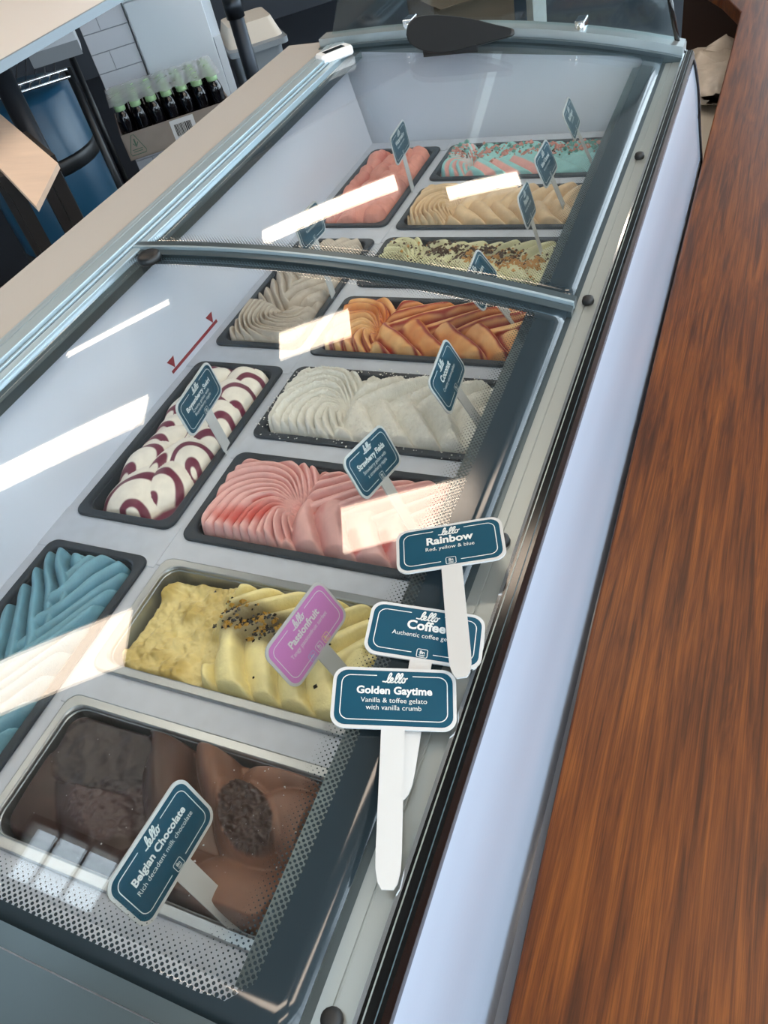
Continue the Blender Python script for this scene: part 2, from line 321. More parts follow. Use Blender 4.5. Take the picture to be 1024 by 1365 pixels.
# glass lids
def lid(y0, y1, name):
    e = bpy.data.objects.new(name, None); COL.objects.link(e); e.parent = fz; e.matrix_parent_inverse = fz.matrix_basis.inverted()
    nx, ny = 40, 24; x0, x1 = -.214, .382; V = []; F = []; fm = []; uv = []
    xs = np.linspace(x0, x1, nx+1); ys = np.linspace(y0, y1, ny+1); s = np.r_[0, np.cumsum(np.hypot(np.diff(xs), np.diff([lz(x) for x in xs])))]
    for t in (0, 1):
        for j in range(ny+1):
            for i in range(nx+1):
                x, y = xs[i], ys[j]; V.append((x, y, lz(x) - .005*(1-t)))
                ex = s[-1] - s[i] - .033
                uv.append((s[i], y, min(ex, y - y0 - .016, (y1 - y - .016))))
    n1 = (nx+1)*(ny+1)
    for j in range(ny):
        for i in range(nx):
            a = j*(nx+1)+i; F.append((a, a+nx+1, a+nx+2, a+1)); fm.append(0)
            b = n1+a; F.append((b, b+1, b+nx+2, b+nx+1)); fm.append(1)
    ring = [i for i in range(nx+1)] + [j*(nx+1)+nx for j in range(1, ny+1)] + [ny*(nx+1)+i for i in range(nx-1, -1, -1)] + [j*(nx+1) for j in range(ny-1, 0, -1)]
    for k in range(len(ring)):
        a, b = ring[k], ring[(k+1) % len(ring)]; F.append((a, b, n1+b, n1+a)); fm.append(0)
    o = obj('lid_glass', V, F, None, e, True, [MATS['glass_lid'], MATS['glass_frit']], fm)
    at = o.data.attributes.new('lid_uv', 'FLOAT_VECTOR', 'POINT'); at.data.foreach_set('vector', np.array(uv, dtype=np.float32).ravel())
    return e
Y_DIV = -.690
far_lid = lid(Y_DIV, .088, 'glass_lid'); near_lid = lid(-1.468, Y_DIV-.008, 'glass_lid')
def lidbar(parent, y0, y1, dz0, dz1, m_):
    xs = [-.235 + (.386+.235)*i/30 for i in range(31)]
    return part(MB().prism([(x, lz(x)+dz0) for x in xs] + [(x, lz(x)+dz1) for x in xs[::-1]], y0, y1), 'lid_frame', m_, parent)
def lidshade(parent, y0, y1): part(MB().prism([(-.226, lz(-.214)-.018), (-.196, lz(-.196)-.018), (-.196, lz(-.196)-.006), (-.226, lz(-.214)-.006)], y0, y1), 'lid_shade_strip', 'frame_grey', parent)  # dark strip standing in for the shade band under the lid's rear edge
lidshade(far_lid, Y_DIV, .088); lidshade(near_lid, -1.468, Y_DIV-.008)
lidbar(far_lid, Y_DIV, Y_DIV+.012, -.010, .004, 'frame_grey'); lidbar(far_lid, Y_DIV-.004, Y_DIV, -.004, .005, 'alu_rail')
lidbar(near_lid, Y_DIV-.017, Y_DIV-.005, -.014, .001, 'frame_grey'); lidbar(near_lid, -1.474, -1.462, -.012, .002, 'frame_grey')
for k, y in enumerate((-.292, -.674, -1.055, -1.436)):
    part(MB().lathe([(.0065, 0), (.0072, .003), (.006, .0075), (.003, .009)], (.3985, y, .0862)), 'bumper', 'rubber', smooth=True)
o = part(MB().lathe([(.016, 0), (.017, .004), (.016, .009), (.013, .011)], (-.178, -.722, lz(-.178)), 20), 'lid_knob', 'black_plastic', near_lid, True)
# inner front rail, a light aluminium extrusion just inside the ledge
part(MB().prism([(.346, .06), (.352, .06), (.352, .0895), (.346, .0895)][:], -1.5, .1), 'inner_rail', 'frame_grey')
# far end pane held by two clips
n = 10
pane = [(-.2743, .172), (-.2425, .2393), (-.2, .32), (-.13, .40), (-.02, .44), (.12, .43), (.24, .37), (.325, .29), (.3825, .1745), (.402, .106)]
pane = pane + [(x, lz(x)+.018) for x in (.38, .3, .2, .1, 0, -.1, -.2)]
part(MB().prism(pane[::-1], .1185, .1245), 'end_glass', 'glass_end')
edge = [(.400, .1155, .106), (.3825, .1155, .1745), (.325, .1155, .29), (.24, .1155, .37)]
part(MB().tube([(x, .1215, z) for x, y, z in edge], .0045, 8), 'end_glass_edge', 'black_gloss', smooth=True)
for x in (-.0987, .2314):
    mb = MB(); z = lz(x)
    mb.box((x-.009, .105, z+.012), (x+.009, .140, z+.034)); mb.tube([(x, .098, z+.025), (x, .147, z+.025)], .0055, 12); mb.box((x-.006, .108, z-.002), (x+.006, .137, z+.014))
    part(mb, 'glass_clip', 'chrome', bev=.002)

# ------------------------------------------------------------------ pans
RIMS = {}
def pan(x0, x1, y0, y1, m_, label, group):
    cx, cy = (x0+x1)/2, (y0+y1)/2
    e = empty('gelato_pan', (cx, cy, -.11), label, 'pan', group)
    def lp(ins, z, r): return [(x, y, z) for x, y in rrect(x0+ins, x1-ins, y0+ins, y1-ins, r)]
    mb = MB(); mb.loops([lp(.017, -.112, .012), lp(.0125, -.012, .018), lp(.0125, -.0045, .018), lp(.0, -.0045, .014), lp(0, -.0015, .014), lp(.0012, 0, .0135), lp(.0098, 0, .0175), lp(.0113, -.0015, .018), lp(.0118, -.012, .018), lp(.0155, -.109, .012)])
    o = obj('pan_body', mb.V, mb.F, MATS[m_], e); bevel(o, .0008, 1)
    return e
RNAMES = ['teal and pink candy', 'tan biscuit', 'pale green nut', 'orange and red ripple', 'white coconut', 'pink strawberry', 'yellow passionfruit', 'brown chocolate']
for i in range(8):
    pan(0, L_, -i*P_-W_, -i*P_, 'steel_pan' if i >= 6 else 'pan_black', ('stainless steel' if i >= 6 else 'black plastic') + ' crosswise pan holding the ' + RNAMES[i] + ' gelato', 'crosswise pans along the customer side')
LNAMES = ['coral sorbet', 'grey beige gelato', 'white and purple swirl gelato', 'blue gelato']
for k in range(4):
    yf = -2*k*P_ - .0045
    pan(LX0, LX1, yf-.3175, yf, 'pan_black', 'black plastic lengthwise pan holding the ' + LNAMES[k], 'lengthwise pans along the server side')

# ------------------------------------------------------------------ gelato surfaces
def vnoise(X, Y, scale, seed, octv=1, gain=.5):
    out = np.zeros_like(X); amp = 1.; tot = 0
    for o_ in range(octv):
        g = np.random.RandomState(seed*13+o_).rand(64, 64); x = X*scale + 17.3; y = Y*scale + 9.1
        xi = np.floor(x).astype(int); yi = np.floor(y).astype(int); fx = x-xi; fy = y-yi; fx = fx*fx*(3-2*fx); fy = fy*fy*(3-2*fy)
        a = g[xi % 64, yi % 64]; b = g[(xi+1) % 64, yi % 64]; c = g[xi % 64, (yi+1) % 64]; d = g[(xi+1) % 64, (yi+1) % 64]
        out += amp*((a*(1-fx)+b*fx)*(1-fy) + (c*(1-fx)+d*fx)*fy - .5); tot += amp; amp *= gain; scale *= 2
    return out/tot
def ridge(phi, skew=.25, power=.8, seed=1, var=.35):
    i = np.floor(phi).astype(int); f = phi - i
    g = np.where(f < 1-skew, f/(1-skew), (1-f)/skew); h = np.sin(PI/2*np.clip(g, 0, 1))**power
    a = 1 - var*np.random.RandomState(seed).rand(512)[i % 512]
    return h*a, f, i
def lerp(a, b, t): return a + (b-a)*np.asarray(t)[..., None]
def sstep(a, b, x): t = np.clip((x-a)/(b-a), 0, 1); return t*t*(3-2*t)
def col(h): return np.array(srgb(h)[:3])
A_, B_ = L_/2 - .0125, W_/2 - .0125      # half sizes of the gelato body
def gelato(name, fn, x0, y0, lengthwise, label, m_, nx=260, ny=125):
    """fn(X, Y) -> height, colour over the pan's own axes (X long, Y short), metres"""
    X, Y = np.meshgrid(np.linspace(-A_, A_, nx), np.linspace(-B_, B_, ny), indexing='ij')
    rc = .02                               # round the corners
    dx = np.abs(X) - (A_-rc); dy = np.abs(Y) - (B_-rc); k = (dx > 0) & (dy > 0); d = np.hypot(np.maximum(dx, 0), np.maximum(dy, 0))
    mx_ = np.maximum(np.maximum(dx, dy), 1e-9); f = np.where(k & (d > 0), mx_/np.maximum(d, 1e-9), 1)
    X = np.where(k, np.sign(X)*(A_-rc+dx*f), X); Y = np.where(k, np.sign(Y)*(B_-rc+dy*f), Y)
    dx = np.abs(X) - (A_-rc); dy = np.abs(Y) - (B_-rc)
    sd = rc - np.hypot(np.maximum(dx, 0), np.maximum(dy, 0)) + np.minimum(np.maximum(dx, dy), 0)*-1 * ((dx < 0) & (dy < 0))
    sd = np.maximum(sd, 0)
    Z, Cc = fn(X, Y)
    edge = np.sqrt(1 - (1 - np.clip(sd/.008, 0, 1))**2)      # rounded shoulder at the pan wall
    Z = -.05 + (Z + .05)*edge
    V = np.stack([X, Y, Z], -1).reshape(-1, 3); a = (np.arange(nx-1)[:, None]*ny + np.arange(ny-1)[None]).ravel()
    F = np.stack([a, a+ny, a+ny+1, a+1], -1)
    me = bpy.data.meshes.new(name); me.from_pydata(V.tolist(), [], F.tolist()); me.materials.append(MATS[m_])
    me.polygons.foreach_set('use_smooth', np.ones(len(me.polygons), dtype=bool))
    at = me.color_attributes.new('pigment_shade', 'FLOAT_COLOR', 'POINT'); c4 = np.ones((nx*ny, 4), dtype=np.float32); c4[:, :3] = np.clip(Cc, 0, 1).reshape(-1, 3); at.data.foreach_set('color', c4.ravel())
    me.update(); o = bpy.data.objects.new(name, me); COL.objects.link(o); o.location = (x0, y0, 0)
    if lengthwise: o.rotation_euler = (0, 0, PI/2)
    tag(o, label, 'gelato', 'gelato mounds in the pans')
    def height(x, y):
        i = np.clip(((np.asarray(x)+A_)/(2*A_)*(nx-1)).round().astype(int), 0, nx-1); j = np.clip(((np.asarray(y)+B_)/(2*B_)*(ny-1)).round().astype(int), 0, ny-1); return Z[i, j]
    return o, height
def RC(i): return (L_/2, -i*P_ - W_/2)
def LC(k): return ((LX0+LX1)/2, -2*k*P_ - .0045 - .3175/2)

def feather(X, Y, cx, lam_u, lam_l, su, sl, seed, fan_n=13, amp=.011, base=-.016, y0=.0, curl=6, fan_amp=1., bulge=.010, skew=.25, power=.8, wig=.008):
    """a fan of piped ridges at one end, then two rows of leaning petals"""
    Xw = X + wig*vnoise(X, Y, 22, seed); Yw = Y + wig*vnoise(X, Y, 20, seed+5)
    ang = np.arctan2(Yw - y0, -(Xw - cx)); r = np.hypot(Yw-y0, Xw-cx)
    hf, ff, fi = ridge(ang*fan_n/PI + curl*r*8 + 40, skew, power, seed+1)
    mf = sstep(cx+.02, cx-.012, Xw)
    ef = base + bulge*np.cos(np.clip((r-.05)/.09, -1, 1)*PI/2) + .004
    Hf = ef + amp*fan_amp*hf*sstep(0, .03, r) - (1-mf)*.03
    U = Yw - y0
    hu, fu, ui = ridge((Xw - cx - su*U - 4.*U*U)/lam_u + 30, skew, power, seed+2)
    hl, fl, li = ridge((Xw - cx + sl*U - 5.*U*U)/lam_l + 30.4, skew, power, seed+3)
    eu = base + bulge*np.cos(np.clip((U-.032)/.05, -1, 1)*PI/2); el = base + bulge*np.cos(np.clip((U+.03)/.05, -1, 1)*PI/2)
    Hu = eu + amp*hu - .05*sstep(-.004, -.03, U) - mf*.03
    Hl = el + amp*hl*1.05 - .05*sstep(.008, .03, U) - mf*.03
    st = np.stack([Hf, Hu, Hl]); w = st.argmax(0); H = st.max(0)
    f = np.choose(w, [ff, fu, fl]); ids = np.choose(w, [fi, ui+100, li+200])
    return H, f, ids, w
def hue(ids, seed, amt): return 1 + amt*(np.random.RandomState(seed).rand(600)[ids % 600] - .5)

gelato_mat('gelato_cream'); gelato_mat('gelato_gritty', .7, .8, 900); gelato_mat('gelato_soft', .36, .05, 160); gelato_mat('gelato_icy', .6, .5, 500)

def f_bubble(X, Y):
    H, f, ids, w = feather(X, Y, -.10, .045, .045, .5, .9, 3, fan_n=8, amp=.012, skew=.3)
    t = sstep(.38, .48, f)*(1-sstep(.93, .98, f)); pink = (1-t)
    pink = np.where((w == 1) & (ids % 2 == 0), 0, pink)
    pink *= (X < .06); 
    C = lerp(np.broadcast_to(col('93cdd0'), X.shape+(3,)), np.broadcast_to(col('e2a5a0'), X.shape+(3,)), pink)
    return H + .004, C * hue(ids, 4, .2)[..., None]
def f_biscuit(X, Y):
    H, f, ids, w = feather(X, Y, -.075, .036, .036, .4, .5, 21, fan_n=7, amp=.016, curl=14, skew=.4, wig=.014)
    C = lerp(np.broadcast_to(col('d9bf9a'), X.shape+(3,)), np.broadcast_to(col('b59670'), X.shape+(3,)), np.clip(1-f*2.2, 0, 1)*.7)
    return H + .004, C
def f_pist(X, Y):
    H, f, ids, w = feather(X, Y, -.09, .03, .04, .7, .4, 33, fan_n=11, amp=.012, skew=.3)
    C = np.broadcast_to(col('d3d3ae'), X.shape+(3,)) * hue(ids, 3, .12)[..., None]
    d = sstep(.5, .8, vnoise(X, Y, 60, 8, 2)+.5) * sstep(.03, -.1, X)*.5
    return H + .003, lerp(C, np.broadcast_to(col('8c8662'), X.shape+(3,)), d)
def f_peach(X, Y):
    H, f, ids, w = feather(X, Y, -.075, .05, .047, 1.6, .7, 41, fan_n=9, amp=.017, skew=.28, bulge=.008, wig=.012)
    n = vnoise(X, Y, 35, 6, 3)
    e = np.clip(sstep(.22, .02, f+n*.35) + sstep(.13, .02, np.abs(f-.76+n*.22))*.95 + sstep(.86, .98, f), 0, 1)
    C = lerp(np.broadcast_to(col('f4c98b'), X.shape+(3,)), np.broadcast_to(col('d9853f'), X.shape+(3,)), np.clip(.45+n*1.4, 0, 1))
    return H + .002, lerp(C, np.broadcast_to(col('9c2a1a'), X.shape+(3,)), np.clip(e*1.05, 0, 1))
def f_coco(X, Y):
    H, f, ids, w = feather(X, Y, -.05, .040, .040, .9, .55, 52, fan_n=10, amp=.019, skew=.3, curl=9, wig=.01)
    H = H + .0022*vnoise(X, Y, 420, 3) + .0016*vnoise(X, Y, 800, 4)
    return H + .004, np.broadcast_to(col('f3f2ea'), X.shape+(3,)) * (1 + .06*vnoise(X, Y, 500, 9))[..., None]
def f_straw(X, Y):
    H, f, ids, w = feather(X, Y, -.035, .030, .040, 1.5, .3, 61, fan_n=15, amp=.018, skew=.25, curl=7, power=.7)
    n = vnoise(X, Y, 30, 12, 2)
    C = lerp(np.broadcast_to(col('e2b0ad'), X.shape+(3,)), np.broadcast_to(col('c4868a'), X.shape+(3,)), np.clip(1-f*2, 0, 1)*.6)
    red = sstep(.10, .22, n)*sstep(.35, .1, np.abs(f-.12))*1.0
    red = np.maximum(red, sstep(.03, .012, np.abs(np.hypot((X+.098)/1.2, Y+.012) - .026)*1.6)*sstep(.0, -.03, Y+.012-(X+.1)*.4)*(w == 0))
    return H + .003, lerp(C, np.broadcast_to(col('c4493f'), X.shape+(3,)), np.clip(red, 0, 1)*.85)
def f_passion(X, Y):
    H, f, ids, w = feather(X, Y, -.20, .034, .034, 1.1, .35, 73, fan_n=6, amp=.025, skew=.3, power=.65, bulge=.004, wig=.012)
    n = vnoise(X, Y, 45, 5, 4); sc = sstep(-.03, -.055, X + n*.05 + .25*(Y)) 
    flat = -.016 + .022*n + .010*vnoise(X, Y, 110, 2, 3)
    H2 = H*(1-sc) + flat*sc
    C = np.broadcast_to(col('f3e7a8'), X.shape+(3,)) * hue(ids, 3, .06)[..., None]
    sb = sstep(-.1, .3, n+.1)
    C = lerp(C, lerp(np.broadcast_to(col('e0d092'), X.shape+(3,)), np.broadcast_to(col('bfa860'), X.shape+(3,)), sb), sc)
    pl = sstep(.02, .0, np.abs(Y - .012 + .1*X + .008*n) - .010)*sstep(-.05, -.03, X)*sstep(.09, .05, X)
    return H2 + .002, lerp(C, np.broadcast_to(col('5e4a33'), X.shape+(3,)), np.clip(pl+sstep(.75, .98, f)*.15*(1-sc), 0, 1)*.75)
def f_choc(X, Y):
    def dome(cx, cy, rx, ry, h, th=0., p=2.):
        c, s = math.cos(th), math.sin(th); u = ((X-cx)*c + (Y-cy)*s)/rx; v = (-(X-cx)*s + (Y-cy)*c)/ry
        return -.03 + (h+.03)*np.clip(1 - (np.abs(u)**p + np.abs(v)**p), 0, 1)**.5
    lay = [(-.11, .0, .09, .085, -.008, 0.), (-.065, -.015, .12, .040, .004, -.75), (-.005, .022, .10, .026, .016, -.95), (.035, -.055, .085, .036, .008, .2),
           (.105, -.052, .066, .044, .019, .1), (.108, .058, .056, .026, .012, .3), (.128, .022, .046, .034, .018, -.35), (.040, .040, .055, .020, .024, -.85), (.090, .004, .055, .030, .019, -.68)]
    H = np.full_like(X, -.014)
    for q in lay:
        h = dome(*q); k = .0025; t = np.clip(.5 + .5*(h-H)/k, 0, 1); H = H*(1-t) + h*t + k*t*(1-t)
    n = vnoise(X, Y, 40, 4, 4); n2 = vnoise(X, Y, 260, 6, 3)
    sc = sstep(1.0, .86, np.hypot((X+.085)/.062, (Y-.030)/.040) + n*.3); H = H*(1-sc) + (-.016 + .006*n)*sc
    rg = sstep(1.0, .8, np.hypot((X+.045)/.05, (Y+.012)/.03) + n*.5); H = H + rg*.004*n2
    c, s = math.cos(-.68), math.sin(-.68); u = ((X-.093)*c + (Y-.010)*s)/.036; v = (-(X-.093)*s + (Y-.010)*c)/.0205
    d = np.hypot(u, v) + n*.14; br = sstep(1.05, .93, d); H = H*(1-br) + (.016 + .010*n2 + .004*vnoise(X, Y, 600, 3))*br + .003*sstep(.2, .0, np.abs(d-1.05))
    C = lerp(np.broadcast_to(col('7d5844'), X.shape+(3,)), np.broadcast_to(col('35241f'), X.shape+(3,)), sstep(.10, -.02, X + .5*Y))  # fall of light put into the colour: paler right, darker left
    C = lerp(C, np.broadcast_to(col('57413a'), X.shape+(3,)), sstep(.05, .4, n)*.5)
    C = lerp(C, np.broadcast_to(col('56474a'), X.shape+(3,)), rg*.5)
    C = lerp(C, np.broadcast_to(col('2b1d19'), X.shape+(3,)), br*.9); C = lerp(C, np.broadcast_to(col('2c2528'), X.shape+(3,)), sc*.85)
    return H + .006 + sc*.004, C
def f_coral(X, Y):
    rs = np.random.RandomState(5); H = np.full_like(X, -.02); ids = np.zeros(X.shape, int); f = np.zeros_like(X)
    q = 0
    for r_ in range(11):
        for s_ in range(4):
            cx = -A_ + .01 + (r_+.5*(s_ % 2))*.0265; cy = -B_ + .012 + s_*.034 + .004*rs.randn(); th = (.5 if s_ < 2 else -.5) + .3*rs.randn()
            c, s = math.cos(th), math.sin(th); u = ((X-cx)*c + (Y-cy)*s); v = (-(X-cx)*s + (Y-cy)*c)
            d = np.clip(1 - (u/.032)**2 - (v/.025)**2, 0, 1); h = np.where(d > 0, -.020 + .026*d**.5 + .55*u + .003*rs.randn(), -.1); q += 1
            k = h > H; H = np.where(k, h, H); ids = np.where(k, q, ids); f = np.where(k, d, f)
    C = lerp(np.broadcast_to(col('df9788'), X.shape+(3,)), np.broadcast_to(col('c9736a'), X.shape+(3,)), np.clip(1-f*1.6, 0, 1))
    return H + .002 - .006*(np.abs(Y)/B_)**2 + .0015*vnoise(X, Y, 200, 5, 2), C * hue(ids, 2, .15)[..., None]
def f_grey(X, Y):
    H, f, ids, w = feather(X, Y, -.06, .026, .028, 1.2, .9, 91, fan_n=8, amp=.015, curl=16, skew=.35, wig=.022)
    H = H + .0012*vnoise(X, Y, 250, 3, 2)
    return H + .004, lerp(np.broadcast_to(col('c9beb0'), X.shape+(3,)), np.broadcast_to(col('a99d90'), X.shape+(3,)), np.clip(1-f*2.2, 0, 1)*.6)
def f_boys(X, Y):
    rs = np.random.RandomState(8); H = np.full_like(X, -.02); pu = np.zeros_like(X)
    Xw = X + .010*vnoise(X, Y, 25, 3); Yw = Y + .010*vnoise(X, Y, 25, 4)
    lob = []
    for r_ in range(6):
        lob.append((-.055 + r_*.040, .030, .052, .034, -.55)); lob.append((-.040 + r_*.040, -.028, .050, .036, .6))
    lob += [(-.105, .012, .055, .050, .2), (-.088, -.020, .05, .035, -.3), (-.06, .0, .075, .018, -.25)]
    for i, (cx, cy, rx, ry, th) in enumerate(lob):
        c, s = math.cos(th), math.sin(th); u = ((Xw-cx)*c + (Yw-cy)*s)/rx; v = (-(Xw-cx)*s + (Yw-cy)*c)/ry
        d = np.clip(1-u*u-v*v, 0, 1); h = np.where(d > 0, -.024 + .03*d**.5 + .10*(Xw-cx) + .002*rs.randn(), -.1)
        rr_ = np.hypot(u, v); r2 = np.hypot(u+.75, v*1.1+.15) + .25*vnoise(X, Y, 30, 40+i, 2); sp = np.abs(((r2*1.35 + .17*i) % 1.) - .5)
        p = sstep(.19, .13, sp)
        p = np.maximum(p, sstep(.93, .985, rr_)); k = h > H; H = np.where(k, h, H); pu = np.where(k, p, pu)
    pu = np.maximum(pu, sstep(-.016, -.02, H))
    C = lerp(np.broadcast_to(col('efe9de'), X.shape+(3,)), np.broadcast_to(col('6d2240'), X.shape+(3,)), np.clip(pu, 0, 1))
    return H + .003, C
def f_blue(X, Y):
    H, f, ids, w = feather(X, Y, -.22, .032, .030, 1.3, 1.4, 103, fan_n=6, amp=.025, skew=.22, power=.65, bulge=.004, wig=.016)
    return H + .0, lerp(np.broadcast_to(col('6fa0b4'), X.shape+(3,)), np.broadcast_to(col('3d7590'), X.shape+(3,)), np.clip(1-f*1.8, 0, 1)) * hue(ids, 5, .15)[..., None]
GR = {}
for i, (fn, m_, lab) in enumerate(((f_bubble, 'gelato_cream', 'piped teal and pink candy gelato with crumbs in the farthest crosswise pan'), (f_biscuit, 'gelato_cream', 'tan biscuit coloured gelato piped in smooth swirls'),
        (f_pist, 'gelato_cream', 'pale green gelato topped with a band of chopped nuts'), (f_peach, 'gelato_soft', 'orange gelato petals with dark red ripple edges'), (f_coco, 'gelato_gritty', 'white coconut gelato dusted with shredded coconut'),
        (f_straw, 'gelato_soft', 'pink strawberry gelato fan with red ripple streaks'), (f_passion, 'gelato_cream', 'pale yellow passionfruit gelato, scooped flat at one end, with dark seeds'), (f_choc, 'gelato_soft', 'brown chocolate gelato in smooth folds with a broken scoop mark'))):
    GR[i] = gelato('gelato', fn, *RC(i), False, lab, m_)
GL = {}
for k, (fn, m_, lab) in enumerate(((f_coral, 'gelato_icy', 'coral red sorbet in overlapping scalloped scoops'), (f_grey, 'gelato_icy', 'grey beige gelato with wavy piped ridges'), (f_boys, 'gelato_soft', 'white gelato swirled with deep purple berry ripple'), (f_blue, 'gelato_cream', 'blue gelato in tall leaning petals'))):
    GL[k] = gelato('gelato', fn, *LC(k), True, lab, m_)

# chopped toppings: real little chunks scattered on the surface
mat('nut_dark', '4a3524', .6); mat('nut_gold', 'b98a4c', .6); mat('crumb_pink', 'c98a80', .7); mat('crumb_teal', '5f9a94', .7); mat('seed_black', '14120f', .2); mat('pulp', 'a8822f', .15); mat('flake_white', 'f2f2ee', .7); mat('ice_speck', 'd8dade', .4)
def chunk(mb, c, r, rs, flat=.8):
    q = [(1,0,0),(-1,0,0),(0,1,0),(0,-1,0),(0,0,1),(0,0,-1)]; a = rs.rand()*PI; ca, sa = math.cos(a), math.sin(a); el = .6+.8*rs.rand()
    V = []
    for x, y, z in q:
        j = .75+.5*rs.rand(); x, y = x*el, y; V.append((c[0] + r*j*(x*ca-y*sa), c[1] + r*j*(x*sa+y*ca), c[2] + r*j*z*flat))
    mb.add(V, [(0,2,4),(2,1,4),(1,3,4),(3,0,4),(2,0,5),(1,2,5),(3,1,5),(0,3,5)])
def scatter(g, name, m_, n, region, rmin, rmax, seed, dz=0.):
    o, hf = g; rs = np.random.RandomState(seed); mb = MB(); k = 0
    while k < n:
        x, y = (rs.rand()*2-1)*A_*.97, (rs.rand()*2-1)*B_*.95
        if rs.rand() > region(x, y): continue
        r = rmin + (rmax-rmin)*rs.rand()**2; chunk(mb, (x, y, float(hf(x, y)) + r*.3 + dz), r, rs); k += 1
    me = bpy.data.meshes.new(name); me.from_pydata(mb.V, [], mb.F); me.materials.append(MATS[m_]); t = bpy.data.objects.new(name, me); COL.objects.link(t); t.parent = o; t['kind'] = 'stuff'
g1 = lambda v, s: math.exp(-(v/s)**2)
scatter(GR[2], 'chopped_nuts', 'nut_dark', 520, lambda x, y: g1(y-.02+.12*x, .014)*(1 if -.07 < x < .09 else .15), .0016, .0040, 1)
scatter(GR[2], 'chopped_nuts', 'nut_gold', 330, lambda x, y: g1(y-.012+.22*x, .02)*(1 if .0 < x < .13 else .06), .0018, .0042, 2)
scatter(GR[2], 'nut_dust', 'nut_dark', 500, lambda x, y: g1(y-.0, .03)*(1 if x < 0 else .2), .0005, .0013, 3)
scatter(GR[0], 'crumbs', 'crumb_pink', 230, lambda x, y: g1(y-.025, .016), .002, .006, 4); scatter(GR[0], 'crumbs', 'crumb_teal', 120, lambda x, y: g1(y-.03, .018), .002, .006, 5); scatter(GR[0], 'crumbs', 'nut_dark', 130, lambda x, y: g1(y-.025, .016), .001, .003, 6)
scatter(GR[6], 'passionfruit_seeds', 'seed_black', 330, lambda x, y: g1(y-.012+.1*x, .011)*(1 if -.055 < x < .085 else .0) + .004, .0016, .0028, 7)
scatter(GR[6], 'passionfruit_pulp', 'pulp', 120, lambda x, y: g1(y-.012+.1*x, .012)*(1 if -.055 < x < .085 else .0), .002, .004, 8)
scatter(GR[4], 'coconut_flakes', 'flake_white', 900, lambda x, y: 1., .0006, .0014, 9)
scatter(GR[7], 'frost_specks', 'ice_speck', 70, lambda x, y: .2 + .8*(x > .05), .0004, .0011, 10)
def rim_flakes():
    rs = np.random.RandomState(3); mb = MB(); cx, cy = RC(4)
    for k in range(240):
        s = rs.randint(4)
        if s < 2: p = (cx + (rs.rand()*2-1)*.15, cy + (1 if s else -1)*(W_/2-.006 + .012*abs(rs.randn())*.6 - .004))
        else: p = (cx + (1 if s == 3 else -1)*(L_/2-.006+.004*rs.randn()), cy + (rs.rand()*2-1)*.06)
        chunk(mb, (p[0]-cx, p[1]-cy, .0006), .0005+.0009*rs.rand(), rs)
    me = bpy.data.meshes.new('coconut_flakes'); me.from_pydata(mb.V, [], mb.F); me.materials.append(MATS['flake_white']); t = bpy.data.objects.new('coconut_flakes', me); COL.objects.link(t); t.parent = GR[4][0]; t['kind'] = 'stuff'
rim_flakes()

# ------------------------------------------------------------------ flavour signs
mat('sign_white', 'c0c5c8', .4); mat('sign_teal', '0a455c', .4, noise=.05, nscale=30, spec=.2); mat('sign_pink', 'c77fc6', .35); mat('sign_print', 'd2dadc', .45); mat('icon_blue', '8fb4e0', .4); mat('icon_yellow', 'e8d27a', .4)
SW, SH, ST = .093, .0493, .0016
_tc = {}
def text_geo(body, size, bold=0.):
    k = (body, size, bold)
    if k in _tc: return _tc[k]
    c = bpy.data.curves.new('t', 'FONT'); c.body = body; c.size = size; c.offset = bold; c.align_x = 'CENTER'; c.resolution_u = 3
    o = bpy.data.objects.new('t', c); COL.objects.link(o); dg = bpy.context.evaluated_depsgraph_get(); me = o.evaluated_get(dg).to_mesh()
    V = [tuple(v.co) for v in me.vertices]; F = [tuple(p.vertices) for p in me.polygons]; o.evaluated_get(dg).to_mesh_clear(); bpy.data.objects.remove(o); bpy.data.curves.remove(c)
    _tc[k] = (V, F); return V, F
def flat_geo(body, size, x, y, z, bold=0., sx=1., maxw=None):
    V, F = text_geo(body, size, bold); w = max(v[0] for v in V) - min(v[0] for v in V)
    if maxw and w*sx > maxw: sx = maxw/w
    return [(v[0]*sx+x, v[1]+y, z) for v in V], F
def catmull(P, n=7):
    out = []
    for i in range(len(P)-1):
        p0, p1, p2, p3 = P[max(i-1, 0)], P[i], P[i+1], P[min(i+2, len(P)-1)]
        for k in range(n):
            t = k/n; out.append(tuple(.5*(2*b + (c-a)*t + (2*a-5*b+4*c-d)*t*t + (3*b-a-3*c+d)*t**3) for a, b, c, d in zip(p0, p1, p2, p3)))
    out.append(P[-1]); return out
def ribbon(pts, w, z):
    V = []; F = []
    for i, p in enumerate(pts):
        a = pts[max(i-1, 0)]; b = pts[min(i+1, len(pts)-1)]; dx, dy = b[0]-a[0], b[1]-a[1]; l = math.hypot(dx, dy) or 1
        V += [(p[0]-dy/l*w/2, p[1]+dx/l*w/2, z), (p[0]+dy/l*w/2, p[1]-dx/l*w/2, z)]
    F = [(2*i, 2*i+1, 2*i+3, 2*i+2) for i in range(len(pts)-1)]
    return V, F
